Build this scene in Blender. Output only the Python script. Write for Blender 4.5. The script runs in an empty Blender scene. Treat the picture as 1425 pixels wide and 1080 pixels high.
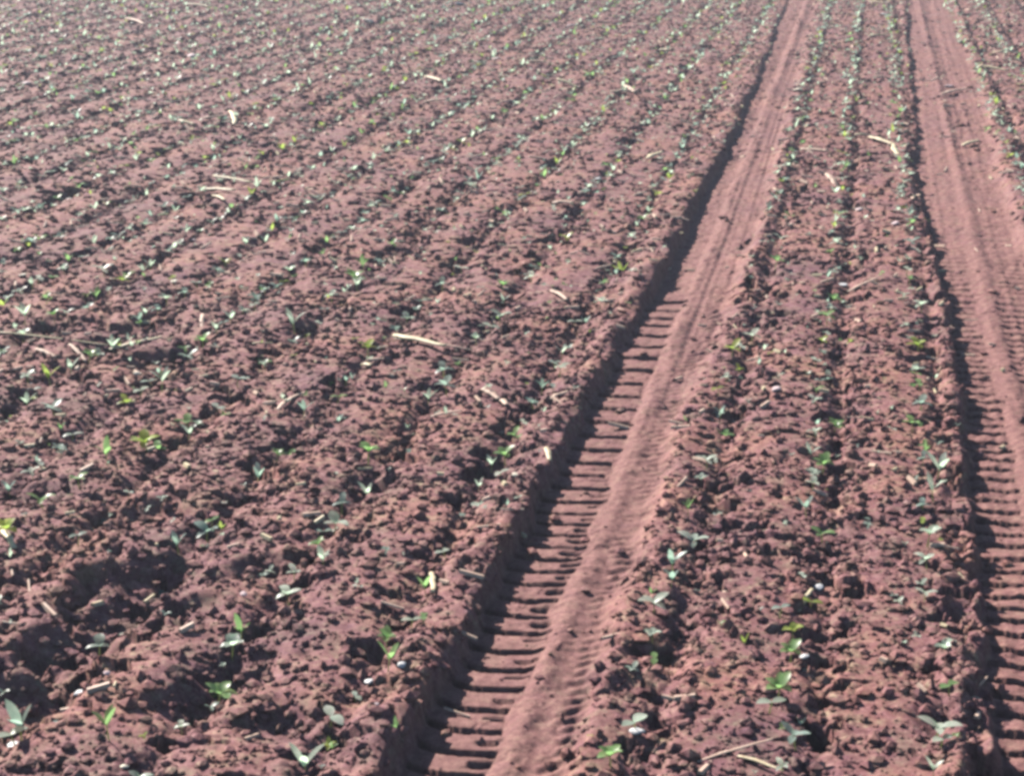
import bpy, math, random
import numpy as np
from mathutils import Vector, Matrix
random.seed(7)
rng = np.random.default_rng(11)
C = bpy.context.scene.collection
R = math.radians

# ---------------------------------------------------------------- camera, sky, sun
W, Hh = 1425.0, 1080.0
F = 2400.0                    # focal length in photograph pixels
CAMH = 2.2
VPX, VPY = 1220.0, -240.0     # where the crop rows meet
pitch = math.atan((Hh / 2 - VPY) / F)
yaw = math.atan((VPX - W / 2) / math.hypot(F, Hh / 2 - VPY))
cam_d = bpy.data.cameras.new('camera')
cam = bpy.data.objects.new('camera', cam_d)
C.objects.link(cam)
cam.location = (0, 0, CAMH)
cam.rotation_euler = (math.pi / 2 - pitch, 0, yaw)
cam_d.sensor_fit = 'HORIZONTAL'
cam_d.sensor_width = 36.0
cam_d.lens = 36.0 * F / W
cam_d.clip_end = 1000
cam_d.clip_start = 0.05
bpy.context.scene.camera = cam
sc = bpy.context.scene
sc.view_settings.view_transform = 'Standard'
sc.view_settings.look = 'None'
sc.view_settings.exposure = 0.66
sc.view_settings.gamma = 1.0
sc.render.engine = 'CYCLES'
sc.cycles.pixel_filter_type = 'BLACKMAN_HARRIS'
sc.cycles.filter_width = 3.5          # the photograph is soft
sc.cycles.max_bounces = 4
sc.cycles.diffuse_bounces = 0

SUN_EL, SUN_AZ = 33.0, -50.0          # azimuth clockwise from +Y
world = bpy.data.worlds.new('World')
sc.world = world
world.use_nodes = True
wn = world.node_tree
bg = wn.nodes['Background']
sky = wn.nodes.new('ShaderNodeTexSky')
sky.sky_type = 'NISHITA'
sky.sun_disc = False
sky.ozone_density = 2.0
sky.dust_density = 0.3
sky.sun_elevation = R(SUN_EL)
sky.sun_rotation = R(SUN_AZ % 360)
wn.links.new(sky.outputs[0], bg.inputs[0])
bg.inputs[1].default_value = 0.05
sun_d = bpy.data.lights.new('sun', 'SUN')
sun_d.energy = 5.0
sun_d.angle = R(0.5)
sun_d.color = (1.0, 0.93, 0.86)
sun = bpy.data.objects.new('sun', sun_d)
C.objects.link(sun)
sdir = Vector((math.sin(R(SUN_AZ)) * math.cos(R(SUN_EL)), math.cos(R(SUN_AZ)) * math.cos(R(SUN_EL)), math.sin(R(SUN_EL))))
sun.rotation_euler = sdir.to_track_quat('Z', 'Y').to_euler()

# ---------------------------------------------------------------- photograph pixel -> ground point
CR = np.array(cam.rotation_euler.to_matrix())

def ground_at(px, py):
    d = CR @ np.array([px - W / 2, Hh / 2 - py, -F])
    t = -CAMH / d[2]
    return d[0] * t, d[1] * t

def project(x, y, z=0.0):
    v = CR.T @ np.array([x, y, z - CAMH])
    return W / 2 + F * v[0] / -v[2], Hh / 2 - F * v[1] / -v[2]

# k = slope of a line through the vanishing point; ground lines parallel to the rows have constant k
def k_line(k, py): return VPX - k * (py - VPY), py
X0 = ground_at(*k_line(0.0, 600))[0]
X1 = ground_at(*k_line(1.0, 600))[0]
def k_to_x(k): return X0 + (X1 - X0) * k
def x_to_k(x): return (x - X0) / (X1 - X0)
def y_of(py, k=0.4): return ground_at(*k_line(k, py))[1]

# ---------------------------------------------------------------- noise
def h2(ix, iy, s):
    n = (ix.astype(np.int64) * 374761393 + iy.astype(np.int64) * 668265263 + s * 974634777) & 0xffffffff
    n = ((n ^ (n >> 13)) * 1274126177) & 0xffffffff
    n = ((n ^ (n >> 16)) * 2246822519) & 0xffffffff
    return ((n ^ (n >> 15)) & 0xffffff).astype(np.float32) / 16777216.0

def vnoise(x, y, s):
    ix = np.floor(x); iy = np.floor(y)
    fx = (x - ix).astype(np.float32); fy = (y - iy).astype(np.float32)
    ux = fx * fx * (3 - 2 * fx); uy = fy * fy * (3 - 2 * fy)
    a = h2(ix, iy, s); b = h2(ix + 1, iy, s); c = h2(ix, iy + 1, s); d = h2(ix + 1, iy + 1, s)
    return (a + (b - a) * ux) * (1 - uy) + (c + (d - c) * ux) * uy - 0.5

def fbm(x, y, s, o=3):
    r = 0; a = 1.0
    for i in range(o):
        r = r + a * vnoise(x * 2 ** i + 17.3 * i, y * 2 ** i - 9.1 * i, s + i); a *= 0.5
    return r

def domes(x, y, cell, s, density, aspect=1.0):
    """rounded lumps of random size, one at most per cell"""
    u = x / cell; v = y / cell / aspect
    ix = np.floor(u); iy = np.floor(v)
    best = np.zeros_like(u, dtype=np.float32)
    for dx in (-1, 0, 1):
        for dy in (-1, 0, 1):
            cx = ix + dx; cy = iy + dy
            px = cx + 0.15 + 0.7 * h2(cx, cy, s); py = cy + 0.15 + 0.7 * h2(cx, cy, s + 1)
            q = h2(cx, cy, s + 2)
            rad = 0.30 + 0.45 * h2(cx, cy, s + 3)
            d2 = ((u - px) ** 2 + (v - py) ** 2) / rad ** 2
            hgt = np.sqrt(np.clip(1 - d2, 0, 1)) * rad * (q < density)
            best = np.maximum(best, hgt.astype(np.float32))
    return best * cell

def sstep(a, b, x):
    t = np.clip((x - a) / (b - a), 0, 1)
    return t * t * (3 - 2 * t)

# ---------------------------------------------------------------- ruts
PY = np.array([-60, 0, 100, 200, 270, 370, 450, 540, 690, 860, 1080, 1200])
YS = np.array([y_of(p) for p in PY])                    # falls as py grows
kL_left = np.array([.53, .53, .485, .482, .495, .508, .505, .512, .528, .528, .527, .527])
kL_right = np.array([.34, .34, .31, .30, .285, .295, .305, .312, .318, .322, .325, .325])
depL = np.array([.05, .12, .3, .6, .75, .85, .25, .5, .8, .8, .76, .76])
PYR = np.array([-60, 0, 130, 250, 330, 430, 540, 800, 1080, 1200])
YSR = np.array([y_of(p, -.2) for p in PYR])
kR_left = np.array([-.18, -.165, -.125, -.105, -.123, -.14, -.143, -.128, -.106, -.105])
depR = np.array([.05, .12, .35, .75, .95, .85, .9, .7, .6, .6])
kR_right = np.array([-.46, -.45, -.41, -.365, -.37, -.38, -.38, -.37, -.35, -.35])

lines = [360 + z / 2.97 for z in (150, 195, 235, 270, 310, 355, 400, 442, 490, 545, 597, 650, 705, 762, 815, 868, 918, 972, 1030)] + \
        [720 + z / 2.97 for z in (10, 55, 103, 155, 205, 257, 310, 375, 440, 510, 590, 665, 745, 830, 915, 1000, 1088, 1175)]
lines = sorted(set(lines))
lugY = np.array(sorted(y_of(p, .44) for p in lines)) * 1.034     # the prints lie about 7 cm below the field
lugPh = np.arange(len(lugY), dtype=float)

def interp(v, ys, vals):
    o = np.argsort(ys)
    return np.interp(v, ys[o], vals[o])

HOLES = [(190, 800, .16, .085), (145, 845, .15, .08), (90, 890, .13, .07), (15, 965, .17, .08), (215, 712, .14, .06),
         (385, 1005, .10, .05), (255, 975, .10, .04), (905, 905, .09, .04), (890, 960, .08, .04), (60, 690, .10, .03),
         (110, 455, .14, .04), (215, 500, .16, .05), (230, 460, .2, .04), (440, 455, .1, .04), (360, 790, .1, .04), (275, 850, .08, .03),
         (700, 640, .1, .04), (160, 480, .14, .03), (330, 930, .12, .05), (1335, 1010, .1, .04)]
HXY = [ground_at(a, b) + (c, d) for a, b, c, d in HOLES]
ROWK = [-.57, -.405, -.07, .10, .265] + [.60 + .178 * i for i in range(40)]
ROWX = np.array([k_to_x(k) for k in ROWK])

def terrain(x, y):
    """height, rut mask (0..1)"""
    x = np.asarray(x, dtype=np.float64); y = np.asarray(y, dtype=np.float64)
    k = x_to_k(x)
    wob = .018 * fbm(x * 2.4, y * 1.3, 5, 2) + .018 * fbm(x * 9, y * 6, 9, 3)
    kk = k + wob
    # left rut
    L0 = interp(y, YS, kL_left); L1 = interp(y, YS, kL_right)
    inL = sstep(0.0, .019, L0 - kk) * sstep(-.01, .030, kk - L1)
    R0 = interp(y, YSR, kR_left); R1 = interp(y, YSR, kR_right)
    inR = sstep(0.0, .017, R0 - kk) * sstep(-.01, .030, kk - R1)
    rut = np.maximum(inL, inR)
    sideR = sstep(.368, .335, kk) * (kk > .2) * np.clip(.55 + 1.2 * vnoise(x * 4, y * 2.5, 37), 0, 1)
    rough = 1 - rut * (.93 - .18 * sstep(9.0, 16.0, y)) * (1 - .45 * sideR)
    # loose soil
    seam = np.abs(((k - .60) / .178 + .5) % 1.0 - .5)           # 0 on a row
    amp = .22 + 1.0 * sstep(.34, .12, seam) * (.6 + .8 * (vnoise(x * 1.5, y * .9, 77) + .5)) + .75 * vnoise(x * 2.0, y * 1.2, 78) + .45 * vnoise(x * 5, y * 3.5, 82)
    amp = np.clip(amp, .12, 1.7)
    z = .016 * fbm(x * 1.3, y * 1.0, 20, 2)
    loose = .018 * fbm(x * 5, y * 4.2, 30, 2) * amp
    loose += .005 * fbm(x * 22, y * 20, 40, 2) * amp
    pres = .34 + .30 * np.clip(amp - .5, 0, 1)
    c1 = domes(x + .03 * vnoise(x * 20, y * 20, 1), y, .125, 100, pres * .6)
    c2 = domes(x + .012 * vnoise(x * 50, y * 50, 2), y, .062, 200, pres)
    c3 = domes(x, y, .030, 300, pres + .1)
    loose += (.13 * c1 * np.clip(amp, 0, 1) + .15 * c2 + .20 * c3) * np.clip(amp + .1, 0, 1.15)
    loose += .012 * np.cos(2 * math.pi * (seam - .5)) * (.7 + vnoise(x * .8, y * .5, 79)) * (1 - .6 * sstep(8.0, 14.0, y))
    # cracks and small pits
    wx = x + .02 * fbm(x * 30, y * 30, 71, 2); wy = y + .02 * fbm(x * 30, y * 30, 73, 2)
    pn1 = vnoise(wx * 10, wy * 15, 61) + .35 * vnoise(wx * 27, wy * 30, 63)
    pn2 = vnoise(wx * 21, wy * 34, 62) + .3 * vnoise(wx * 60, wy * 60, 64)
    thr = .385 - .135 * amp
    loose -= .044 * sstep(thr - .01, thr + .035, pn1) * np.clip(amp + .2, 0, 1.3) + .030 * sstep(thr, thr + .045, pn2) * np.clip(.35 + amp, .4, 1.1)
    # seed furrow
    loose -= .022 * np.exp(-(seam / .09) ** 2)
    for hx, hy, r, d in HXY:
        q = ((x - hx) / r) ** 2 + ((y - hy) / r) ** 2
        q = q * (1 + 1.2 * vnoise(x * 12, y * 12, 90))
        loose = loose - d * np.exp(-np.clip(q, 0, 20) ** 2)
    # raised shoulders of the ruts
    berm = .016 * np.exp(-((kk - L0 - .022) / .024) ** 2) + .006 * np.exp(-((L1 - kk - .02) / .03) ** 2)
    berm += .016 * np.exp(-((kk - R0 - .018) / .018) ** 2) + .014 * np.exp(-((R1 - kk - .02) / .03) ** 2)
    berm *= (1 + 2.2 * vnoise(x * 7, y * 5, 51) + .9 * vnoise(x * 17, y * 13, 52))
    z = z + loose * rough + berm * (1 - .6 * rut)
    # rut floor: deepest under the left wall, lifting gently to the right
    tL = np.clip((L0 - k) / (L0 - L1), 0, 1)
    tR = np.clip((R0 - k) / (R0 - R1), 0, 1)
    near = sstep(12.5, 6.5, y)
    zL = -(.112 - .062 * np.sqrt(1e-6 + np.clip(tL * 1.25 , 0, 1)))
    DL = interp(y, YS, depL) * (1 + .5 * vnoise(y * 1.7, x * 0, 31)); DR = interp(y, YSR, depR) * (1 + .5 * vnoise(y * 1.9, x * 0, 32))
    zL = zL * (.12 + .88 * DL)
    zR = -(.100 - .050 * np.sqrt(1e-6 + np.clip(tR * 1.25, 0, 1)))
    zR = zR * (.15 + .85 * DR)
    # centre ridge, running the whole rut
    zL = zL + .015 * (1 + 1.0 * vnoise(y * 3, x * 0, 33) + .8 * vnoise(x * 14, y * 9, 34)) * np.exp(-((k - .395 + .010 * vnoise(y * 1.1, x * 0, 35)) / .018) ** 2) + .009 * vnoise(k * 110, y * .22, 3) * sstep(5.2, 6.5, y) * sstep(.45, .43, k)
    zL = zL + .006 * vnoise(k * 90, y * .3, 4) * sstep(6.5, 8.0, y)
    zR = zR + .012 * np.exp(-((k + .245) / .016) ** 2) + .007 * vnoise(k * 90, y * .3, 6)
    # lug prints of the left tyre
    ky = y - 14 * np.clip(k - .455, 0, .2) ** 2 - .35 * np.clip(.42 - k, 0, .05) + .009 * fbm(x * 9, y * 4, 55, 2)
    ph = np.interp(ky, lugY, lugPh, left=-1, right=len(lugY))
    fr = ph - np.floor(ph)
    act = sstep(lugY[-1] + .5, lugY[-1] - .5, y)
    # narrow groove at each whole phase, steep on the far side
    dsg = np.where(fr < .5, fr, fr - 1)
    bar = np.where(dsg > 0, sstep(.12, .06, dsg), sstep(-.19, -.06, dsg))
    zoneA = sstep(.413, .420, kk) * sstep(.555, .515, kk)
    depthA = .044 * np.clip(.85 + 1.1 * vnoise(x * 7, y * 6, 56), .15, 1.3)
    micA = 1 - .75 * zoneA * act
    grA = bar * zoneA * depthA * act
    hump = (1 - (2 * fr - 1) ** 2) * .003 * zoneA * act
    fr2 = (ph + .5) - np.floor(ph + .5)
    zoneB = sstep(.413, .419, kk) * sstep(.445, .434, kk) * sstep(6.5, 5.2, y)
    grB = np.exp(-((np.minimum(fr2, 1 - fr2)) / .13) ** 2) * zoneB * .024 * (h2(np.floor(ph + .5), np.floor(ph * 0), 8) > .2)
    # slanting ripples on the right side of the left rut
    ky2 = y - 1.1 * np.clip(.37 - k, 0, .1) + .02 * fbm(x * 9, y * 6, 57, 2)
    rp = np.sin(ky2 / .055 * 2 * math.pi)
    zoneC = sstep(.375, .355, kk) * sstep(.325, .335, kk)
    ripC = .0038 * rp * zoneC * near * (1 + 1.5 * vnoise(x * 5, y * 4, 58))
    # right rut lugs
    ky3 = y + .5 * np.clip(-k - .14, 0, .3) + .016 * fbm(x * 8, y * 6, 59, 2)
    f3 = ky3 / .102; f3 = f3 - np.floor(f3)
    zoneR = sstep(-.118, -.132, kk) * sstep(-.222, -.208, kk)
    zoneR = np.maximum(zoneR, .8 * sstep(-.262, -.275, kk) * sstep(-.37, -.345, kk))
    actR = sstep(11.0, 6.3, y)
    d3 = np.where(f3 < .5, f3, f3 - 1)
    grR = np.where(d3 > 0, sstep(.16, .08, d3), sstep(-.26, -.03, d3)) * zoneR * .050 * actR * (.8 + .8 * vnoise(x * 5, y * 6, 60))
    micro = .006 * fbm(x * 16, y * 13, 66, 3) + .12 * domes(x, y, .045, 400, .22) + .004 * fbm(x * 45, y * 40, 68, 2)
    zrL = zL - grA - grB + ripC + hump + micro
    zrR = zR - grR + micro
    z = z + inL * (zrL - micro * (1 - micA)) + inR * zrR
    return z, rut * (1 - .5 * sideR) * (1 - .45 * sstep(8.5, 15.0, y)) * (.88 + .5 * vnoise(x * 3, y * 1.5, 36))

def height(x, y):
    z, _ = terrain(np.array([x]), np.array([y]))
    return float(z[0])

# ---------------------------------------------------------------- materials
def new_mat(name):
    m = bpy.data.materials.new(name); m.use_nodes = True
    nt = m.node_tree
    return m, nt, nt.nodes['Principled BSDF']

def noise_node(nt, scale, detail=4, rough=.6, vec=None, dist=0.0):
    n = nt.nodes.new('ShaderNodeTexNoise')
    n.inputs['Scale'].default_value = scale; n.inputs['Detail'].default_value = detail
    n.inputs['Roughness'].default_value = rough; n.inputs['Distortion'].default_value = dist
    if vec: nt.links.new(vec, n.inputs['Vector'])
    return n

def ramp(nt, src, stops):
    r = nt.nodes.new('ShaderNodeValToRGB')
    while len(r.color_ramp.elements) < len(stops): r.color_ramp.elements.new(.5)
    for e, (p, c) in zip(r.color_ramp.elements, stops):
        e.position = p; e.color = (*c, 1)
    nt.links.new(src, r.inputs[0])
    return r

def mix(nt, fac, a, b, mode='MIX'):
    m = nt.nodes.new('ShaderNodeMix'); m.data_type = 'RGBA'; m.blend_type = mode
    for sock, v in ((m.inputs[0], fac), (m.inputs[6], a), (m.inputs[7], b)):
        if hasattr(v, 'links'): nt.links.new(v, sock)
        elif isinstance(v, (int, float)): sock.default_value = v
        else: sock.default_value = (*v, 1)
    return m.outputs[2]

def soil_material():
    m, nt, p = new_mat('soil')
    tc = nt.nodes.new('ShaderNodeTexCoord').outputs['Object']
    n1 = noise_node(nt, 2.2, 4, .6, tc)
    n2 = noise_node(nt, 34, 4, .7, tc)
    n3 = noise_node(nt, 120, 3, .7, tc)
    loose = ramp(nt, n2.outputs[0], [(.28, (.145, .055, .054)), (.42, (.265, .117, .112)), (.58, (.37, .188, .172)), (.75, (.56, .38, .29))])
    tint = ramp(nt, n1.outputs[0], [(.3, (.76, .76, .86)), (.47, (1, .98, .98)), (.66, (1.22, 1.17, 1.02))])
    c1 = mix(nt, 1.0, loose.outputs[0], tint.outputs[0], 'MULTIPLY')
    pack = ramp(nt, n2.outputs[0], [(.3, (.215, .095, .085)), (.5, (.305, .145, .130)), (.7, (.42, .220, .185))])
    at = nt.nodes.new('ShaderNodeAttribute'); at.attribute_name = 'rut'
    c2 = mix(nt, at.outputs['Fac'], c1, pack.outputs[0])
    sp = ramp(nt, n3.outputs[0], [(.34, (.80, .78, .80)), (.62, (1.15, 1.17, 1.17))])
    c3 = mix(nt, 1.0, c2, sp.outputs[0], 'MULTIPLY')
    n4 = noise_node(nt, 17, 5, .75, tc, .4)
    hue = ramp(nt, n4.outputs['Color'], [(.30, (.84, .92, 1.22)), (.42, (1.0, .92, 1.04)), (.52, (1.0, 1.02, .98)), (.60, (.92, 1.22, 1.0)), (.70, (1.2, 1.22, 1.08))])
    hf = nt.nodes.new('ShaderNodeMapRange'); hf.inputs['To Min'].default_value = 1.0; hf.inputs['To Max'].default_value = .3
    nt.links.new(at.outputs['Fac'], hf.inputs[0])
    c3 = mix(nt, hf.outputs[0], c3, mix(nt, 1.0, c3, hue.outputs[0], 'MULTIPLY'))
    nt.links.new(c3, p.inputs['Base Color'])
    p.inputs['Roughness'].default_value = .82
    p.inputs['Specular IOR Level'].default_value = .35
    b = nt.nodes.new('ShaderNodeBump'); b.inputs['Strength'].default_value = .5; b.inputs['Distance'].default_value = .004
    bn = noise_node(nt, 150, 4, .7, tc)
    nt.links.new(bn.outputs[0], b.inputs['Height'])
    nt.links.new(b.outputs[0], p.inputs['Normal'])
    return m

def leaf_material(name, col, col2):
    m, nt, p = new_mat(name)
    oi = nt.nodes.new('ShaderNodeObjectInfo')
    tc = nt.nodes.new('ShaderNodeTexCoord').outputs['Object']
    n = noise_node(nt, 70, 3, .6, tc)
    c = ramp(nt, n.outputs[0], [(.3, col), (.7, col2)])
    hsv = nt.nodes.new('ShaderNodeHueSaturation')
    mr = nt.nodes.new('ShaderNodeMapRange'); mr.inputs['To Min'].default_value = .75; mr.inputs['To Max'].default_value = 1.25
    nt.links.new(oi.outputs['Random'], mr.inputs[0]); nt.links.new(mr.outputs[0], hsv.inputs['Value'])
    nt.links.new(c.outputs[0], hsv.inputs['Color'])
    nt.links.new(hsv.outputs[0], p.inputs['Base Color'])
    p.inputs['Roughness'].default_value = .36
    p.inputs['Specular IOR Level'].default_value = .6
    tr = nt.nodes.new('ShaderNodeBsdfTranslucent')
    tg = mix(nt, 1.0, hsv.outputs[0], (1.4, 1.45, 1.3), 'MULTIPLY')
    nt.links.new(tg, tr.inputs['Color'])
    ms = nt.nodes.new('ShaderNodeMixShader'); ms.inputs[0].default_value = .55
    out = nt.nodes['Material Output']
    nt.links.new(p.outputs[0], ms.inputs[1]); nt.links.new(tr.outputs[0], ms.inputs[2]); nt.links.new(ms.outputs[0], out.inputs[0])
    return m

def plain_material(name, a, b, scale=60, rough=.7):
    m, nt, p = new_mat(name)
    tc = nt.nodes.new('ShaderNodeTexCoord').outputs['Object']
    n = noise_node(nt, scale, 4, .65, tc)
    c = ramp(nt, n.outputs[0], [(.3, a), (.7, b)])
    nt.links.new(c.outputs[0], p.inputs['Base Color'])
    p.inputs['Roughness'].default_value = rough
    bp = nt.nodes.new('ShaderNodeBump'); bp.inputs['Strength'].default_value = .4; bp.inputs['Distance'].default_value = .002
    nt.links.new(n.outputs[0], bp.inputs['Height']); nt.links.new(bp.outputs[0], p.inputs['Normal'])
    return m

M_SOIL = soil_material()
M_MINT = leaf_material('leaf_mint', (.52, .72, .56), (.80, .92, .80))
M_GREEN = leaf_material('leaf_green', (.22, .46, .16), (.42, .62, .28))
M_YELLOW = leaf_material('leaf_yellow_green', (.34, .50, .08), (.56, .66, .20))
M_BLUE = leaf_material('leaf_blue_green', (.32, .50, .42), (.52, .68, .60))
M_STEM = leaf_material('stem_green', (.28, .34, .16), (.42, .40, .26))
M_STRAW = plain_material('straw', (.84, .64, .36), (.96, .86, .60), 90, .5)
M_STRAWP = plain_material('straw_pink', (.82, .52, .38), (.94, .74, .58), 90, .6)
M_STONE_W = plain_material('stone_white', (.84, .83, .82), (.93, .92, .91), 80, .6)
M_STONE_P = plain_material('stone_pink', (.80, .58, .58), (.90, .72, .72), 80, .7)
M_STONE_C = plain_material('stone_cream', (.84, .76, .56), (.93, .87, .72), 80, .6)

# ---------------------------------------------------------------- mesh helpers
def mesh_from(name, verts, quads=None, tris=None, smooth=True):
    me = bpy.data.meshes.new(name)
    nq = 0 if quads is None else len(quads); ntr = 0 if tris is None else len(tris)
    me.vertices.add(len(verts)); me.vertices.foreach_set('co', np.asarray(verts, dtype=np.float32).ravel())
    loops = []; starts = []
    if nq: loops.append(np.asarray(quads, dtype=np.int32).ravel()); starts.append(np.arange(nq, dtype=np.int32) * 4)
    if ntr: loops.append(np.asarray(tris, dtype=np.int32).ravel()); starts.append(nq * 4 + np.arange(ntr, dtype=np.int32) * 3)
    lv = np.concatenate(loops); ls = np.concatenate(starts)
    me.loops.add(len(lv)); me.loops.foreach_set('vertex_index', lv)
    me.polygons.add(len(ls)); me.polygons.foreach_set('loop_start', ls)
    me.polygons.foreach_set('use_smooth', np.full(len(ls), smooth))
    me.update(calc_edges=True)
    return me

def link(name, me, mat, parent=None):
    o = bpy.data.objects.new(name, me)
    if mat and not me.materials: me.materials.append(mat)
    C.objects.link(o)
    if parent: o.parent = parent
    return o

# ---------------------------------------------------------------- ground, one sheet
def build_ground():
    ys = []
    y = 3.3
    while y < 26.5:
        ys.append(y); y += .0047 + .0009 * (y - 3.4)
    far = []
    st = .03
    while y < 420: far.append(y); y += st; st *= 1.12
    back = []
    y = 3.3; st = .02
    while y > -60: y -= st; st *= 1.15; back.append(y)
    Y = np.array(back[::-1] + ys + far)
    # frame edges at each distance (wider than the picture)
    def edge(px):
        a = np.array([ground_at(px, p) for p in (30, 1000)])
        sl = (a[0, 0] - a[1, 0]) / (a[0, 1] - a[1, 1])
        return a[0, 0] - sl * a[0, 1], sl
    (l0, ls_), (r0, rs_) = edge(-70), edge(1500)
    Yc = np.clip(Y, 3.3, 26.5)
    xl = l0 + ls_ * Yc; xr = r0 + rs_ * Yc
    n = 1020
    u = np.linspace(0, 1, n)
    e = np.array([.02 * (1.32 ** i - 1) / .32 for i in range(1, 31)])        # widening strips out to the sides
    e = e / e[-1] * 300
    X = xl[:, None] + (xr - xl)[:, None] * u[None, :]
    X = np.concatenate([xl[:, None] - e[::-1][None, :], X, xr[:, None] + e[None, :]], axis=1)
    YY = np.repeat(Y[:, None], X.shape[1], axis=1)
    ny, nx = X.shape
    Z = np.empty_like(X); RU = np.empty_like(X)
    st = 200
    for i in range(0, ny, st):
        z, r = terrain(X[i:i + st], YY[i:i + st]); Z[i:i + st] = z; RU[i:i + st] = r
    V = np.stack([X, YY, Z], axis=-1).reshape(-1, 3)
    idx = np.arange(ny * nx, dtype=np.int32).reshape(ny, nx)
    Q = np.stack([idx[:-1, :-1], idx[:-1, 1:], idx[1:, 1:], idx[1:, :-1]], axis=-1).reshape(-1, 4)
    me = mesh_from('ground', V, Q)
    at = me.attributes.new('rut', 'FLOAT', 'POINT')
    at.data.foreach_set('value', RU.ravel().astype(np.float32))
    o = link('ground', me, M_SOIL)
    o['kind'] = 'structure'
    print('ground verts', len(V))
build_ground()

# ---------------------------------------------------------------- loose crumbs (nobody could count them)
def ico(sub):
    import bmesh
    bm = bmesh.new(); bmesh.ops.create_icosphere(bm, subdivisions=sub, radius=1)
    v = np.array([p.co[:] for p in bm.verts]); f = np.array([[q.index for q in p.verts] for p in bm.faces]); bm.free()
    return v, f

def visible(x, y, m=60):
    px, py = project(x, y)
    return -m < px < W + m and -m < py < Hh + m

def in_frame(x, y, m=40):
    v = np.stack([x, y, np.full_like(x, -CAMH)]); c = CR.T @ v
    px = W / 2 + F * c[0] / -c[2]; py = Hh / 2 - F * c[1] / -c[2]
    return (px > -m) & (px < W + m) & (py > -m) & (py < Hh + m)

def build_crumbs():
    V = []; T = []; RU = []; off = 0
    for n, sub, r0, r1, ymax, ymin in ((15000, 1, .004, .024, 8.0, 3.3), (26000, 1, .010, .030, 26.0, 8.0), (9000, 1, .003, .010, 6, 3.3)):
        bv, bf = ico(sub)
        # sample by picture area so near and far soil is equally crumbly
        cnt = 0
        y = ymin + (ymax - ymin) * rng.random(n * 3)
        x = -14 + 20 * rng.random(n * 3)
        if ymin < 8: x = -5 + 8 * rng.random(n * 3)
        ok = in_frame(x, y); x = x[ok][:n]; y = y[ok][:n]
        z, ru = terrain(x, y)
        keep = rng.random(len(x)) > sstep(.05, .5, ru) * .965
        x, y, z, ru = x[keep], y[keep], z[keep], ru[keep]
        r = r0 + (r1 - r0) * rng.random(len(x)) ** 2.6
        m = len(x)
        dv = bv[None] * (1 + .28 * (rng.random((m, len(bv), 1)) - .5) * 1.3)
        # coherent lumpiness
        ax = rng.normal(size=(m, 1, 3)); dv = dv * (1 + .22 * np.sin(3 * (bv[None] * ax).sum(-1, keepdims=True)))
        dv = dv * (np.array([1, 1, .7])[None, None] * (.7 + .6 * rng.random((m, 1, 3))))
        a = rng.random(m) * 6.28
        ca, sa = np.cos(a)[:, None], np.sin(a)[:, None]
        px = (dv[..., 0] * ca - dv[..., 1] * sa) * r[:, None] + x[:, None]
        py = (dv[..., 0] * sa + dv[..., 1] * ca) * r[:, None] + y[:, None]
        pz = dv[..., 2] * r[:, None] + z[:, None] + r[:, None] * .25
        V.append(np.stack([px, py, pz], -1).reshape(-1, 3))
        T.append((bf[None] + (np.arange(m) * len(bv))[:, None, None] + off).reshape(-1, 3))
        off += m * len(bv)
    o = link('soil_crumbs', mesh_from('soil_crumbs', np.concatenate(V), tris=np.concatenate(T), smooth=False), M_SOIL)
    o['kind'] = 'stuff'; o['label'] = 'loose reddish brown soil crumbs and clods scattered over the field'; o['category'] = 'soil crumbs'
build_crumbs()

# ---------------------------------------------------------------- seedlings
def leaf_geo(length, width, az, lift, droop, roll=0.0, base=(0, 0, 0), nu=6, fold=.25):
    """an oval blade starting at base, pointing to az, rising by lift (radians) and drooping along its length"""
    V = []; Q = []
    for i in range(nu + 1):
        t = i / nu
        w = width * .5 * (math.sin(math.pi * min(1, t * .93 + .07)) ** .75) if i < nu else width * .03
        if i == 0: w = width * .10
        ang = lift - droop * t
        if i == 0: px, pz = 0.0, 0.0
        else:
            px += length / nu * math.cos(ang); pz += length / nu * math.sin(ang)
        for j, s in enumerate((-1, 0, 1)):
            yy = s * w; zz = pz + abs(s) * w * fold + s * w * math.sin(roll)
            x_ = px * math.cos(az) - yy * math.sin(az); y_ = px * math.sin(az) + yy * math.cos(az)
            V.append((base[0] + x_, base[1] + y_, base[2] + zz))
    for i in range(nu):
        for j in range(2):
            a = i * 3 + j; Q.append((a, a + 1, a + 4, a + 3))
    return V, Q

def stem_geo(h, r, lean):
    V = []; Q = []
    for i in range(4):
        t = i / 3
        for j in range(5):
            a = j * 2 * math.pi / 5
            rr = r * (1 - .35 * t)
            V.append((lean[0] * t + rr * math.cos(a), lean[1] * t + rr * math.sin(a), -.006 + (h + .006) * t))
    for i in range(3):
        for j in range(5):
            Q.append((i * 5 + j, i * 5 + (j + 1) % 5, (i + 1) * 5 + (j + 1) % 5, (i + 1) * 5 + j))
    return V, Q

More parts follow.
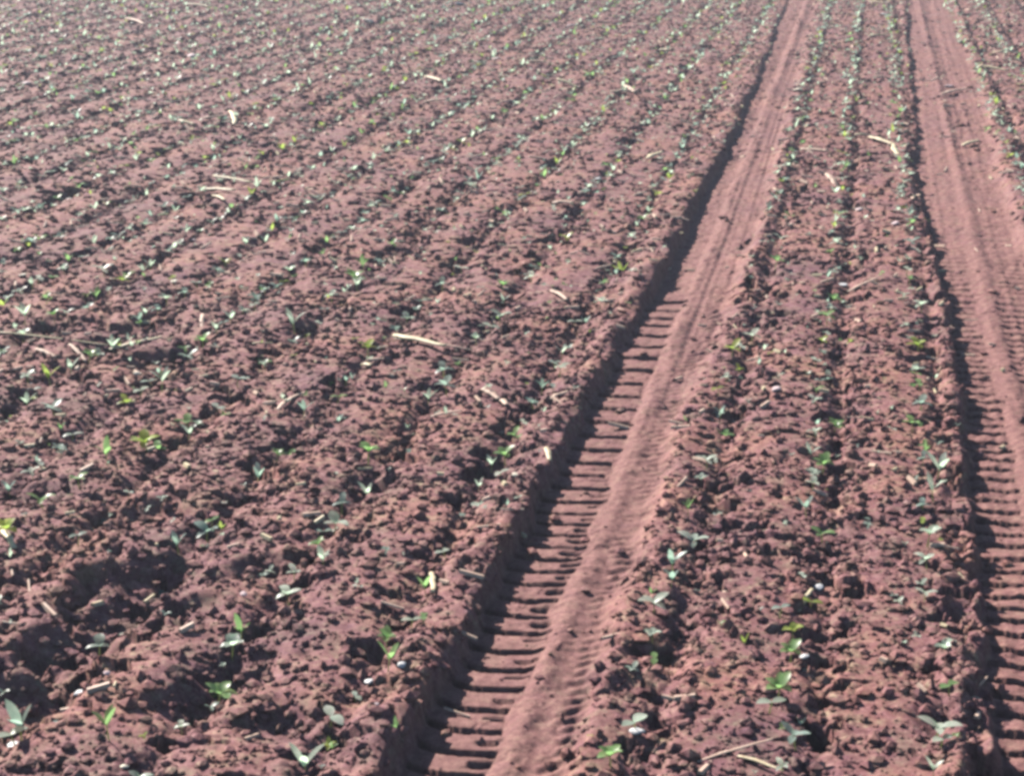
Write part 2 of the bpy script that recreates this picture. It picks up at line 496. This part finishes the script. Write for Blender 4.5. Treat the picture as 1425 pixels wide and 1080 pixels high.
def seedling_spec(kind, s):
    """returns stem args and list of leaf args"""
    rnd = random.Random(s)
    h = .016 + .010 * rnd.random(); lean = (rnd.uniform(-.005, .005), rnd.uniform(-.005, .005))
    L = []
    a0 = rnd.random() * 6.28
    top = (lean[0], lean[1], h)
    if kind == 'pair':
        for q in (0, 1):
            L.append(dict(length=rnd.uniform(.026, .034), width=rnd.uniform(.017, .022), az=a0 + q * math.pi + rnd.uniform(-.3, .3), lift=rnd.uniform(.15, .45), droop=rnd.uniform(.2, .7), base=top))
    elif kind == 'four':
        for q in range(4):
            big = q % 2
            L.append(dict(length=(.034 if big else .026) * rnd.uniform(.85, 1.15), width=(.019 if big else .014) * rnd.uniform(.9, 1.2), az=a0 + q * math.pi / 2 + rnd.uniform(-.3, .3), lift=(.75 if big else .25) + rnd.uniform(-.15, .2), droop=rnd.uniform(.3, .9), base=top))
    elif kind == 'upright':
        for q in range(3):
            L.append(dict(length=rnd.uniform(.034, .050), width=rnd.uniform(.013, .018), az=a0 + q * 2.1 + rnd.uniform(-.3, .3), lift=rnd.uniform(1.0, 1.35), droop=rnd.uniform(.1, .6), base=top))
    else:   # rosette
        for q in range(6):
            L.append(dict(length=rnd.uniform(.022, .038), width=rnd.uniform(.015, .021), az=a0 + q * 1.05 + rnd.uniform(-.25, .25), lift=rnd.uniform(.35, 1.1), droop=rnd.uniform(.5, 1.1), base=top))
    return h, lean, L

KINDS = ['pair', 'four', 'upright', 'rosette']
MATS = {'mint': M_MINT, 'green': M_GREEN, 'yellow': M_YELLOW, 'blue': M_BLUE}
MWORD = {'mint': 'pale mint', 'green': 'fresh green', 'yellow': 'yellow-green', 'blue': 'blue-green'}
KWORD = {'pair': 'two-leaved', 'four': 'four-leaved', 'upright': 'upright', 'rosette': 'bushy'}
protos = {}
def proto(kind, mat, var):
    key = (kind, mat, var)
    if key in protos: return protos[key]
    h, lean, L = seedling_spec(kind, hash((KINDS.index(kind), list(MATS).index(mat), var)) & 0xffff)
    V, Q = stem_geo(h, .0016, lean)
    parts = [('stem', mesh_from('stem', V, Q), M_STEM)]
    for i, a in enumerate(L):
        V, Q = leaf_geo(**a)
        parts.append(('leaf', mesh_from('leaf', V, Q), MATS[mat]))
    for _, me, m in parts: me.materials.append(m)
    protos[key] = parts
    return parts

GROUP = 'seedlings in sown rows across the field'
def place_seedling(x, y, z, rot, s, kind, mat, var, label, small):
    root = bpy.data.objects.new('seedling', None)
    root.empty_display_size = .02
    C.objects.link(root)
    root.location = (x, y, z + .006); root.rotation_euler = (0, 0, rot); root.scale = (s, s, s)
    for nm, me, m in proto(kind, mat, var):
        o = bpy.data.objects.new(nm, me); C.objects.link(o); o.parent = root
    root['label'] = label; root['category'] = 'seedling'; root['group'] = GROUP

HERO = [ # px, py, size, kind, material (picture position of the plant's foot)
 (885, 1022, 1.25, 'pair', 'mint'), (850, 1072, 1.15, 'rosette', 'green'), (910, 925, .9, 'pair', 'green'), (910, 860, 1.25, 'four', 'mint'), (936, 806, 1.1, 'upright', 'blue'),
 (967, 752, 1.3, 'four', 'mint'), (1000, 700, 1.25, 'pair', 'mint'), (978, 697, .9, 'pair', 'green'), (1008, 600, 1.2, 'rosette', 'green'), (1000, 552, 1.0, 'pair', 'yellow'), (1018, 500, 1.4, 'four', 'yellow'),
 (1046, 472, 1.35, 'four', 'mint'), (1078, 375, 1.4, 'rosette', 'green'), (1086, 335, 1.2, 'four', 'mint'), (1030, 450, 1.1, 'pair', 'green'), (1098, 300, 1.2, 'four', 'green'),
 (1070, 995, 1.15, 'pair', 'mint'), (1083, 978, 1.3, 'rosette', 'green'), (1100, 925, 1.1, 'rosette', 'green'), (1122, 922, .8, 'pair', 'mint'), (1085, 860, .9, 'pair', 'blue'), (1130, 832, 1.1, 'pair', 'yellow'), (1145, 752, 1.2, 'four', 'green'), (1120, 775, .8, 'pair', 'mint'),
 (1145, 655, 1.3, 'rosette', 'green'), (1160, 600, 1.2, 'rosette', 'green'), (1152, 528, 1.1, 'four', 'blue'), (1135, 512, 1.0, 'pair', 'mint'), (1150, 455, 1.3, 'four', 'green'), (1158, 415, 1.3, 'rosette', 'green'), (1165, 350, 1.3, 'four', 'mint'), (1168, 310, 1.2, 'four', 'green'),
 (1302, 1035, 1.3, 'four', 'mint'), (1308, 1048, .9, 'pair', 'mint'), (1320, 975, 1.2, 'pair', 'green'), (1345, 972, 1.0, 'pair', 'mint'), (1305, 865, 1.1, 'pair', 'yellow'), (1312, 905, 1.2, 'rosette', 'mint'), (1290, 792, 1.1, 'four', 'mint'), (1290, 760, 1.3, 'rosette', 'mint'),
 (1303, 672, 1.5, 'upright', 'mint'), (1298, 700, 1.2, 'upright', 'mint'), (1270, 607, 1.2, 'four', 'green'), (1282, 577, 1.3, 'four', 'blue'), (1280, 545, 1.1, 'pair', 'green'), (1275, 517, 1.2, 'four', 'mint'), (1278, 490, 1.3, 'rosette', 'yellow'), (1283, 432, 1.3, 'four', 'mint'), (1262, 385, 1.2, 'pair', 'mint'), (1268, 345, 1.3, 'four', 'blue'), (1270, 320, 1.2, 'four', 'green'),
 (540, 938, 1.1, 'upright', 'green'), (590, 875, 1.0, 'pair', 'green'), (572, 875, .9, 'pair', 'mint'), (592, 825, .9, 'upright', 'green'), (620, 770, .9, 'pair', 'mint'), (665, 695, 1.4, 'pair', 'mint'), (650, 712, 1.1, 'pair', 'blue'), (703, 630, 1.3, 'rosette', 'green'), (695, 660, .9, 'pair', 'mint'), (715, 608, 1.0, 'four', 'green'), (778, 525, 1.4, 'four', 'mint'), (835, 430, 1.3, 'four', 'mint'), (820, 455, 1.0, 'pair', 'green'), (862, 372, 1.4, 'upright', 'yellow'), (880, 335, 1.2, 'four', 'mint'), (895, 310, 1.2, 'rosette', 'green'), (770, 550, .9, 'pair', 'blue'),
 (460, 1008, 1.25, 'pair', 'mint'), (428, 1070, 1.2, 'upright', 'mint'), (300, 955, 1.4, 'rosette', 'green'), (322, 900, 1.3, 'rosette', 'mint'), (335, 885, 1.0, 'upright', 'green'), (402, 838, 1.3, 'four', 'mint'), (450, 790, .9, 'upright', 'mint'), (465, 738, 1.4, 'four', 'mint'), (448, 735, .9, 'pair', 'mint'), (475, 708, 1.0, 'four', 'blue'), (512, 648, 1.5, 'rosette', 'green'), (570, 614, 1.0, 'pair', 'blue'), (622, 550, 1.4, 'four', 'blue'), (618, 522, 1.4, 'four', 'blue'), (682, 465, 1.3, 'pair', 'mint'), (695, 445, 1.3, 'four', 'mint'), (700, 408, 1.2, 'rosette', 'green'), (740, 388, 1.2, 'four', 'mint'), (755, 360, 1.2, 'rosette', 'green'), (788, 340, 1.3, 'four', 'yellow'), (770, 300, 1.2, 'pair', 'mint'), (820, 270, 1.2, 'four', 'mint'),
 (28, 1015, 1.5, 'upright', 'blue'), (20, 1030, 1.2, 'pair', 'mint'), (152, 1035, 1.2, 'upright', 'green'), (138, 915, 1.1, 'four', 'blue'), (175, 876, .9, 'pair', 'mint'), (287, 738, 1.4, 'four', 'blue'), (294, 722, .9, 'pair', 'green'), (345, 688, .9, 'pair', 'mint'), (313, 686, .9, 'pair', 'mint'), (358, 660, 1.2, 'upright', 'blue'), (405, 618, 1.3, 'rosette', 'green'), (422, 580, 1.0, 'upright', 'blue'), (470, 560, 1.0, 'pair', 'green'), (512, 495, 1.4, 'rosette', 'yellow'), (565, 442, 1.2, 'four', 'mint'), (615, 405, 1.1, 'four', 'blue'), (642, 375, 1.2, 'pair', 'mint'),
 (12, 752, 1.4, 'rosette', 'yellow'), (60, 712, 1.2, 'four', 'green'), (110, 680, 1.1, 'four', 'green'), (150, 650, 1.2, 'upright', 'green'), (205, 628, 1.5, 'rosette', 'yellow'), (218, 622, 1.2, 'four', 'green'), (262, 590, 1.4, 'four', 'green'), (302, 568, 1.2, 'pair', 'mint'), (330, 538, 1.2, 'pair', 'blue'), (368, 500, 1.1, 'four', 'green'), (410, 460, 1.5, 'upright', 'mint'), (490, 388, 1.9, 'rosette', 'green'), (505, 372, 1.3, 'upright', 'green'), (462, 420, 1.1, 'four', 'mint'), (545, 345, 1.2, 'four', 'green'),
 (78, 588, 1.3, 'four', 'blue'), (100, 606, 1.0, 'pair', 'mint'), (178, 562, 1.2, 'four', 'yellow'), (225, 545, 1.4, 'upright', 'mint'), (40, 535, 1.1, 'four', 'mint'), (260, 505, 1.1, 'four', 'blue'), (35, 455, 1.5, 'upright', 'mint'), (145, 385, 1.4, 'four', 'mint'), (242, 395, 1.1, 'pair', 'yellow'), (65, 425, 1.1, 'four', 'green')]

rows_named = {}
def row_index(x):
    return int(np.argmin(np.abs(ROWX - x)))
ORD = ['first', 'second', 'third', 'fourth', 'fifth', 'sixth', 'seventh', 'eighth', 'ninth', 'tenth', 'eleventh', 'twelfth', 'thirteenth', 'fourteenth', 'fifteenth', 'sixteenth', 'seventeenth', 'eighteenth', 'nineteenth', 'twentieth']
def ordn(i):
    if i < 20: return ORD[i]
    n = i + 1
    return '%d%s' % (n, 'th' if 10 <= n % 100 <= 20 else {1: 'st', 2: 'nd', 3: 'rd'}.get(n % 10, 'th'))
def row_phrase(i):
    if i == 0: return 'the second row right of the right rut'
    if i == 1: return 'the row right of the right rut'
    if i == 2: return 'the row just left of the right rut'
    if i == 3: return 'the middle row between the ruts'
    if i == 4: return 'the row just right of the left rut'
    return 'the %s row left of the left rut' % ordn(i - 5)

plants = []
for px, py, s, kind, mat in HERO:
    x, y = ground_at(px, py)
    plants.append((x, y, s * 1.26, kind, mat))
hero_xy = np.array([(p[0], p[1]) for p in plants])
heroY = y_of(300)
def rpick(rnd):
    r = rnd.random()
    mat = 'mint' if r < .5 else 'green' if r < .66 else 'blue' if r < .92 else 'yellow'
    kind = rnd.choices(KINDS, (3, 4, 2, 2))[0]
    return kind, mat
rnd = random.Random(5)
for ri, k in enumerate(ROWK):
    x0 = k_to_x(k)
    y = 3.3 + rnd.random() * .2
    while y < 27:
        xx = x0 + rnd.gauss(0, .014 + .026 * min(1, max(0, (y - 8) / 8)))
        if visible(xx, y, 25):
            d = np.hypot((hero_xy[:, 0] - xx) * 1.2, hero_xy[:, 1] - y).min()
            hero_zone = k < 1.25 and y < heroY
            if d > .10 and (not hero_zone or rnd.random() < .75):
                kind, mat = rpick(rnd)
                plants.append((xx, y, rnd.uniform(1.0, 1.6) * (.78 if hero_zone else 1.0), kind, mat))
        y += rnd.uniform(.09, .19)
# nearest 300 as individuals
plants.sort(key=lambda p: p[1] ** 2 + p[0] ** 2)
px_ = np.array([p[0] for p in plants]); py_ = np.array([p[1] for p in plants])
pz_, _ = terrain(px_, py_)
ind = plants[:300]; rest = plants[300:]
per_row = {}
order = sorted(range(len(ind)), key=lambda i: ind[i][1])
for i in order:
    x, y, s, kind, mat = ind[i]
    r = row_index(x); c = per_row.get(r, 0); per_row[r] = c + 1
    lab = '%s %s seedling, %s plant of %s' % (MWORD[mat], KWORD[kind], ordn(c), row_phrase(r))
    place_seedling(x, y, float(pz_[i]), rnd.random() * 6.28, s, kind, mat, rnd.randrange(2), lab, False)

# the rest: one sheet of small plants, coloured in four materials
def merge_far(items, zs):
    V = []; Q = []; MI = []; off = 0
    ml = list(MATS)
    cache = {}
    for (x, y, s, kind, mat), z in zip(items, zs):
        v_ = rnd.randrange(3)
        if (kind, v_) not in cache:
            h, lean, L = seedling_spec(kind, 50 + v_)
            vv = []; qq = []; o_ = 0
            for a in L:
                a = dict(a); a['nu'] = 3
                lv, lq = leaf_geo(**a); vv += lv; qq += [tuple(i + o_ for i in q) for q in lq]; o_ += len(lv)
            cache[(kind, v_)] = (np.array(vv), np.array(qq))
        bv, bq = cache[(kind, v_)]
        a = rnd.random() * 6.28; ca, sa = math.cos(a), math.sin(a)
        p = bv @ np.array([[ca, sa, 0], [-sa, ca, 0], [0, 0, 1]]) * s + np.array([x, y, z + .008])
        V.append(p); Q.append(bq + off); off += len(bv); MI += [ml.index(mat)] * len(bq)
    me = mesh_from('far_seedlings', np.concatenate(V), np.concatenate(Q))
    for m in ml: me.materials.append(MATS[m])
    me.polygons.foreach_set('material_index', np.array(MI, dtype=np.int32))
    o = bpy.data.objects.new('distant_seedlings', me); C.objects.link(o)
    o['kind'] = 'stuff'; o['label'] = 'small pale green seedlings in the distant part of the rows'; o['category'] = 'seedlings'; o['group'] = GROUP
print('plants', len(ind), len(rest))
merge_far(rest, pz_[300:])

# tiny weeds between the rows
wd = []
for i in range(9000):
    y = 3.4 + 22 * rnd.random() ** .8; x = -13 + 17 * rnd.random()
    if visible(x, y, 20): wd.append((x, y, rnd.uniform(.3, .85), *rpick(rnd)))
wz, wr = terrain(np.array([w[0] for w in wd]), np.array([w[1] for w in wd]))
sel = [i for i in range(len(wd)) if wr[i] < .3]
wd = [wd[i] for i in sel]; wz = wz[sel]
merge_far(wd, wz)
bpy.data.objects['distant_seedlings.001'].name = 'tiny_weeds'
t = bpy.data.objects['tiny_weeds']; t['label'] = 'tiny green weeds sprouting thinly between the sown rows'; t['category'] = 'weeds'; del t['group']

# ---------------------------------------------------------------- straw and stalk fragments
def straw_mesh(length, rad, bend, flat, seed):
    rs = random.Random(seed)
    n = 9; m = 7
    V = []; Q = []; T = []
    for i in range(n + 1):
        t = i / n
        x = (t - .5) * length
        yb = bend * length * (4 * t * (1 - t) - .5) + rs.uniform(-1, 1) * rad * .25
        zb = rad * .8 + .12 * rad * math.sin(5 * t)
        node = 1 + .25 * math.exp(-((t - .35) / .04) ** 2)
        rr = rad * node * (.75 + .25 * math.sin(math.pi * min(1, t * 1.2)))
        for j in range(m):
            a = j * 2 * math.pi / m
            V.append((x, yb + rr * math.cos(a), zb + rr * flat * math.sin(a)))
    for i in range(n):
        for j in range(m):
            Q.append((i * m + j, i * m + (j + 1) % m, (i + 1) * m + (j + 1) % m, (i + 1) * m + j))
    for b in (0, n):
        c = len(V); V.append(tuple(np.mean(V[b * m:b * m + m], axis=0) + np.array([(-.3 if b == 0 else .3) * rad, 0, 0])))
        for j in range(m):
            T.append((b * m + j, b * m + (j + 1) % m, c) if b else (b * m + (j + 1) % m, b * m + j, c))
    return mesh_from('straw_piece', V, Q, T)

STRAW = [ # x1,y1,x2,y2, thickness px, bend, material, label
 (152, 477, 226, 471, 7, .03, 0, 'long pale straw stalk lying level on the soil at the left'),
 (0, 478, 150, 476, 4, .02, 0, 'thin long stalk reaching to the left edge of the picture'),
 (548, 473, 620, 493, 10, .02, 0, 'thick bright cream stalk piece in the middle of the left field'),
 (620, 491, 660, 488, 4, .05, 1, 'thin dull stalk end lying beside the thick cream stalk'),
 (384, 578, 420, 548, 6, .12, 1, 'curved pinkish straw slanting upward in the left field'),
 (278, 440, 292, 470, 6, -.15, 1, 'short curved straw standing near the long level stalk'),
 (352, 487, 378, 477, 5, .1, 0, 'short pale straw right of the long level stalk'),
 (52, 495, 78, 503, 7, .1, 1, 'short whitish pink straw under the long level stalk'),
 (98, 485, 120, 499, 5, .05, 1, 'slanting pink straw just under the long level stalk'),
 (298, 250, 352, 260, 5, .02, 0, 'upper straw of the bright crossed cluster in the upper left'),
 (284, 264, 328, 272, 7, .02, 0, 'lower thick straw of the bright cluster in the upper left'),
 (298, 276, 314, 286, 5, .1, 0, 'short yellow straw below the bright cluster in the upper left'),
 (249, 174, 270, 177, 6, .05, 0, 'leftmost white straw of the upper left trio'),
 (279, 170, 314, 165, 5, .05, 1, 'middle orange tinted straw of the upper left trio'),
 (322, 158, 327, 176, 6, .05, 0, 'upright white straw at the right end of the upper left trio'),
 (48, 181, 90, 180, 5, .03, 0, 'yellowish level straw in the far left field'),
 (257, 7, 293, 10, 6, .02, 0, 'cream straw at the top edge of the picture'),
 (176, 27, 204, 36, 5, .05, 1, 'pink slanting straw near the top left corner'),
 (50, 80, 76, 73, 6, .05, 0, 'small white straw in the far left corner'),
 (0, 742, 22, 770, 9, .05, 0, 'thick yellow stalk beside a seedling at the left edge'),
 (600, 798, 603, 830, 8, .03, 0, 'cream stalk stub pointing away beside the left rut'),
 (1190, 189, 1213, 184, 6, .03, 0, 'first bright straw of the chain between the ruts'),
 (1210, 194, 1243, 203, 7, .03, 0, 'second bright straw of the chain between the ruts'),
 (1240, 203, 1258, 220, 6, -.1, 0, 'last bent straw of the chain beside the right rut'),
 (1362, 96, 1402, 100, 7, .05, 0, 'white straw right of the right rut in the distance'),
 (1340, 199, 1360, 193, 6, .05, 0, 'pale straw lying in the far part of the right rut'),
 (1310, 130, 1345, 122, 5, .1, 1, 'pinkish straw across the far right rut'),
 (1374, 72, 1400, 71, 6, .02, 0, 'cream straw in the top right corner beyond the right rut'),
 (1208, 52, 1234, 51, 6, .03, 0, 'level cream straw between the far ruts'),
 (1209, 4, 1232, 6, 6, .03, 0, 'straw at the top edge between the ruts'),
 (1115, 206, 1152, 212, 6, .03, 1, 'orange straw just right of the far left rut'),
 (970, 1062, 1075, 1038, 5, .03, 1, 'long thin pink stalk at the bottom between the ruts'),
 (1028, 1058, 1090, 1082, 6, .08, 0, 'pale curved straw at the bottom edge between the ruts'),
 (1112, 838, 1130, 818, 7, .1, 0, 'short yellow straw beside a white pebble in the middle row'),
 (600, 583, 642, 577, 5, .03, 1, 'flat pink straw in the left field above the thick soil'),
 (672, 551, 694, 562, 8, .1, 1, 'short salmon stalk piece left of the left rut'),
 (694, 560, 706, 570, 8, .2, 1, 'reddish bent stalk end left of the left rut'),
 (768, 412, 790, 425, 6, .1, 1, 'pink straw fragment left of the rut bend'),
 (850, 131, 888, 128, 6, .04, 1, 'pink straw in the far field left of the left rut'),
 (868, 120, 884, 131, 6, .04, 1, 'slanting pink straw touching another in the far field'),
 (914, 66, 938, 69, 7, .02, 0, 'bright yellowish straw in the far field'),
 (788, 82, 806, 81, 7, .02, 0, 'short white straw in the far field'),
 (918, 122, 946, 121, 6, .02, 1, 'orange straw left of the far left rut'),
 (770, 285, 798, 287, 9, .02, 1, 'flat pink chip of stalk in the middle distance'),
 (738, 88, 768, 89, 5, .02, 1, 'faint pink straw left of the short white straw'),
 (590, 144, 622, 142, 5, .02, 1, 'orange straw in the far middle field'),
 (592, 108, 616, 115, 6, .05, 0, 'whitish green straw in the far middle field'),
 (775, 118, 805, 121, 6, .02, 0, 'dull grey straw in the far field'),
 (735, 230, 780, 222, 6, .05, 1, 'orange straw lying level in the middle distance'),
 (900, 225, 920, 215, 7, .05, 0, 'cream straw close to the left rut in the distance'),
 (1150, 250, 1165, 258, 7, .05, 1, 'small orange chip between the ruts'),
 (1300, 765, 1335, 762, 5, .05, 1, 'thin orange straw at the shoulder of the right rut'),
 (1180, 405, 1220, 398, 4, .05, 1, 'thin reddish straw between the ruts in the middle distance'),
 (505, 512, 517, 517, 8, .05, 0, 'short yellow stalk chip near a yellow seedling'),
 (760, 632, 765, 645, 7, .05, 0, 'short pale stalk on the left shoulder of the left rut'),
 (765, 560, 790, 552, 6, .15, 1, 'curved tan straw on the left shoulder of the left rut'),
]
SG = 'straw and stalk fragments on the soil'
def put_straw(x1, y1, x2, y2, th, bend, mat, label, seed):
    a = ground_at(x1, y1); b = ground_at(x2, y2)
    L = math.hypot(b[0] - a[0], b[1] - a[1])
    mx, my = (a[0] + b[0]) / 2, (a[1] + b[1]) / 2
    L = min(L, .75)
    pxm = F / math.hypot(mx, my)                                   # picture pixels per metre across
    rad = min(.024, max(.0035, th * .5 / pxm * 1.25))
    za, zb = height(a[0], a[1]), height(b[0], b[1]); zc = height(mx, my)
    o = link('straw_piece', straw_mesh(L, rad, bend * .45, .42, seed), (M_STRAW, M_STRAWP)[mat])
    zz = max(zc, (za + zb) / 2) + .004
    tilt = max(-.25, min(.25, (zb - za) / max(L, .05)))
    o.location = (mx, my, zz); o.rotation_euler = (0, -math.atan(tilt), math.atan2(b[1] - a[1], b[0] - a[0]))
    o['label'] = label; o['category'] = 'straw'; o['group'] = SG
    return o
for i, s in enumerate(STRAW): put_straw(*s, seed=i)
# many chips of straw far off, too small to tell apart
def chips(n, name, mat, label, cat, col_seed, lmin, lmax, rmin, rmax):
    V = []; Q = []; off = 0
    r2 = random.Random(col_seed)
    for i in range(n):
        y = 3.6 + 22.5 * r2.random() ** .75; x = -13 + 17 * r2.random()
        if not visible(x, y, 10): continue
        z, ru = terrain(np.array([x]), np.array([y]))
        if ru[0] > .4 and r2.random() < .85: continue
        L = r2.uniform(lmin, lmax); w = r2.uniform(rmin, rmax); a = r2.gauss(0, 1.0); ca, sa = math.cos(a), math.sin(a)
        ti = r2.uniform(-.3, .3)
        b = [(-L / 2, -w, 0), (L / 2, -w, 0), (L / 2, w, 0), (-L / 2, w, 0), (-L / 2, -w * .5, w * 1.2), (L / 2, -w * .5, w * 1.2), (L / 2, w * .5, w * 1.2), (-L / 2, w * .5, w * 1.2)]
        for vx, vy, vz in b: V.append((x + vx * ca - vy * sa, y + vx * sa + vy * ca, float(z[0]) + .006 + vz + ti * vx))
        for q in ((0, 3, 2, 1), (4, 5, 6, 7), (0, 1, 5, 4), (2, 3, 7, 6), (1, 2, 6, 5), (3, 0, 4, 7)): Q.append(tuple(j + off for j in q))
        off += 8
    o = link(name, mesh_from(name, V, Q, smooth=False), mat); o['kind'] = 'stuff'; o['label'] = label; o['category'] = cat
chips(6500, 'straw_chips', M_STRAWP, 'tiny pinkish chips of chopped straw strewn over the soil', 'straw chips', 3, .02, .09, .003, .010)
chips(3400, 'straw_flakes', M_STRAW, 'tiny cream flakes of dry straw strewn over the soil', 'straw flakes', 4, .012, .06, .003, .010)

# ---------------------------------------------------------------- pebbles
STONE = [ # px, py, radius px, aspect, material, label
 (559, 936, 9, 1.1, 0, 'rounded white pebble left of the left rut near the bottom'),
 (514, 947, 9, 1.3, 0, 'flat pinkish white pebble left of the rounded white one'),
 (112, 946, 11, 1.5, 0, 'long white pebble in the lower left soil'),
 (149, 942, 6, 1.2, 1, 'small pink pebble right of the long white pebble'),
 (20, 1026, 13, 1.6, 0, 'white pebble under the blue-green seedling in the bottom left corner'),
 (173, 1071, 8, 1.2, 2, 'cream pebble at the bottom edge in the lower left'),
 (175, 872, 7, 1.0, 0, 'small white pebble below the dark hollows on the left'),
 (340, 832, 6, 1.2, 1, 'small pink pebble in the lower left field'),
 (455, 780, 6, 1.0, 2, 'small cream pebble in the fourth sown strip'),
 (101, 603, 7, 1.2, 0, 'white pebble near the left edge in mid field'),
 (41, 530, 7, 1.0, 0, 'pale pebble at the far left below the long stalk'),
 (717, 672, 6, 1.3, 2, 'small cream pebble on the left shoulder of the left rut'),
 (1140, 813, 9, 1.0, 0, 'white pebble in the middle row between the ruts'),
 (885, 1024, 11, 1.5, 0, 'white pebble at the foot of a seedling right of the left rut'),
 (1080, 548, 8, 1.3, 1, 'salmon pebble between the ruts'),
 (1174, 395, 9, 1.2, 0, 'bright white pebble between the ruts in mid distance'),
 (1110, 126, 10, 1.0, 2, 'cream stone at the right side of the far left rut'),
 (483, 524, 7, 1.0, 1, 'pink pebble near the thick cream stalk'),
 (762, 522, 7, 1.0, 1, 'pink pebble beside the first row left of the left rut'),
 (500, 313, 9, 1.2, 0, 'white pebble in the middle distance of the left field'),
 (640, 7, 9, 1.4, 0, 'white stone at the top edge in the left field'),
 (513, 30, 9, 1.4, 0, 'white stone a little below the top edge'),
 (268, 79, 9, 1.2, 1, 'pink stone in the upper left field'),
 (37, 117, 9, 1.5, 1, 'pink stone near the upper left edge'),
 (794, 36, 8, 1.3, 1, 'pink stone in the upper middle field'),
 (690, 80, 8, 1.3, 1, 'slanted pink stone in the upper middle field'),
 (183, 203, 8, 1.0, 2, 'cream stone in the upper left field'),
 (268, 329, 8, 1.2, 1, 'pinkish stone in the left field below the straw cluster'),
 (1246, 314, 8, 1.0, 1, 'upright pink stone beside the right rut'),
 (1321, 117, 9, 1.3, 1, 'lilac pink stone in the far right rut'),
 (1233, 22, 8, 1.3, 0, 'whitish stone between the far ruts'),
 (832, 250, 8, 1.1, 0, 'white pebble left of the left rut in the distance'),
 (1195, 292, 8, 1.1, 1, 'rosy pebble between the ruts in the distance'),
 (918, 222, 8, 1.1, 2, 'cream pebble beside the far left rut'),
 (32, 385, 8, 1.2, 2, 'cream pebble at the left edge in mid distance'),
 (242, 392, 8, 1.0, 2, 'yellowish pebble beside a yellow seedling'),
 (190, 523, 6, 1.0, 2, 'tiny tan pebble in the left field'),
 (525, 1001, 5, 1.0, 1, 'tiny pink pebble near the bottom left of the rut'),
 (1345, 966, 7, 1.3, 0, 'white pebble by the shoulder of the right rut'),
 (1119, 922, 7, 1.4, 0, 'white flake of stone beside a bushy seedling between the ruts'),
]
sv, sf = ico(3)
for i, (px, py, rp, asp, mi, lab) in enumerate(STONE):
    x, y = ground_at(px, py); d = math.hypot(x, y)
    r = rp / F * d * (.78 if py > 420 else .62)
    a = rng.normal(size=(4, 3))
    v = sv * (1 + .09 * np.sin(2.2 * sv @ a[0])[:, None] + .07 * np.sin(3.1 * sv @ a[1] + 1)[:, None] + .05 * np.sin(6 * sv @ a[2])[:, None])
    for q in range(9):                                   # broken facets
        n_ = rng.normal(size=3); n_ /= np.linalg.norm(n_); dd = v @ n_; v = v - np.outer(np.clip(dd - .78, 0, 1), n_)
    v = v * np.array([r * asp, r * 1.2, r * (.5 if py > 420 else .32)])
    o = link('pebble', mesh_from('pebble', v, tris=sf), (M_STONE_W, M_STONE_P, M_STONE_C)[mi])
    o.location = (x, y, height(x, y) + r * .12 + .008); o.rotation_euler = (rnd.uniform(-.2, .2), rnd.uniform(-.2, .2), rnd.uniform(-.5, .5))
    o['label'] = lab; o['category'] = 'pebble'; o['group'] = 'pebbles on the field'

# ---------------------------------------------------------------- dusty air over the field
hb_v = [(x, y, z) for z in (-1.4, 4.0) for x, y in ((-320, -70), (320, -70), (320, 440), (-320, 440))]
hz = link('haze', mesh_from('haze', hb_v, [(0, 3, 2, 1), (4, 5, 6, 7), (0, 1, 5, 4), (1, 2, 6, 5), (2, 3, 7, 6), (3, 0, 4, 7)], smooth=False), None)
hm = bpy.data.materials.new('haze'); hm.use_nodes = True
hm.node_tree.nodes.remove(hm.node_tree.nodes['Principled BSDF'])
pv = hm.node_tree.nodes.new('ShaderNodeVolumePrincipled')
pv.inputs['Color'].default_value = (.76, .86, 1.0, 1)
pv.inputs['Density'].default_value = .0048
pv.inputs['Anisotropy'].default_value = .2
hm.node_tree.links.new(pv.outputs[0], hm.node_tree.nodes['Material Output'].inputs['Volume'])
hz.data.materials.append(hm)
hz['kind'] = 'stuff'
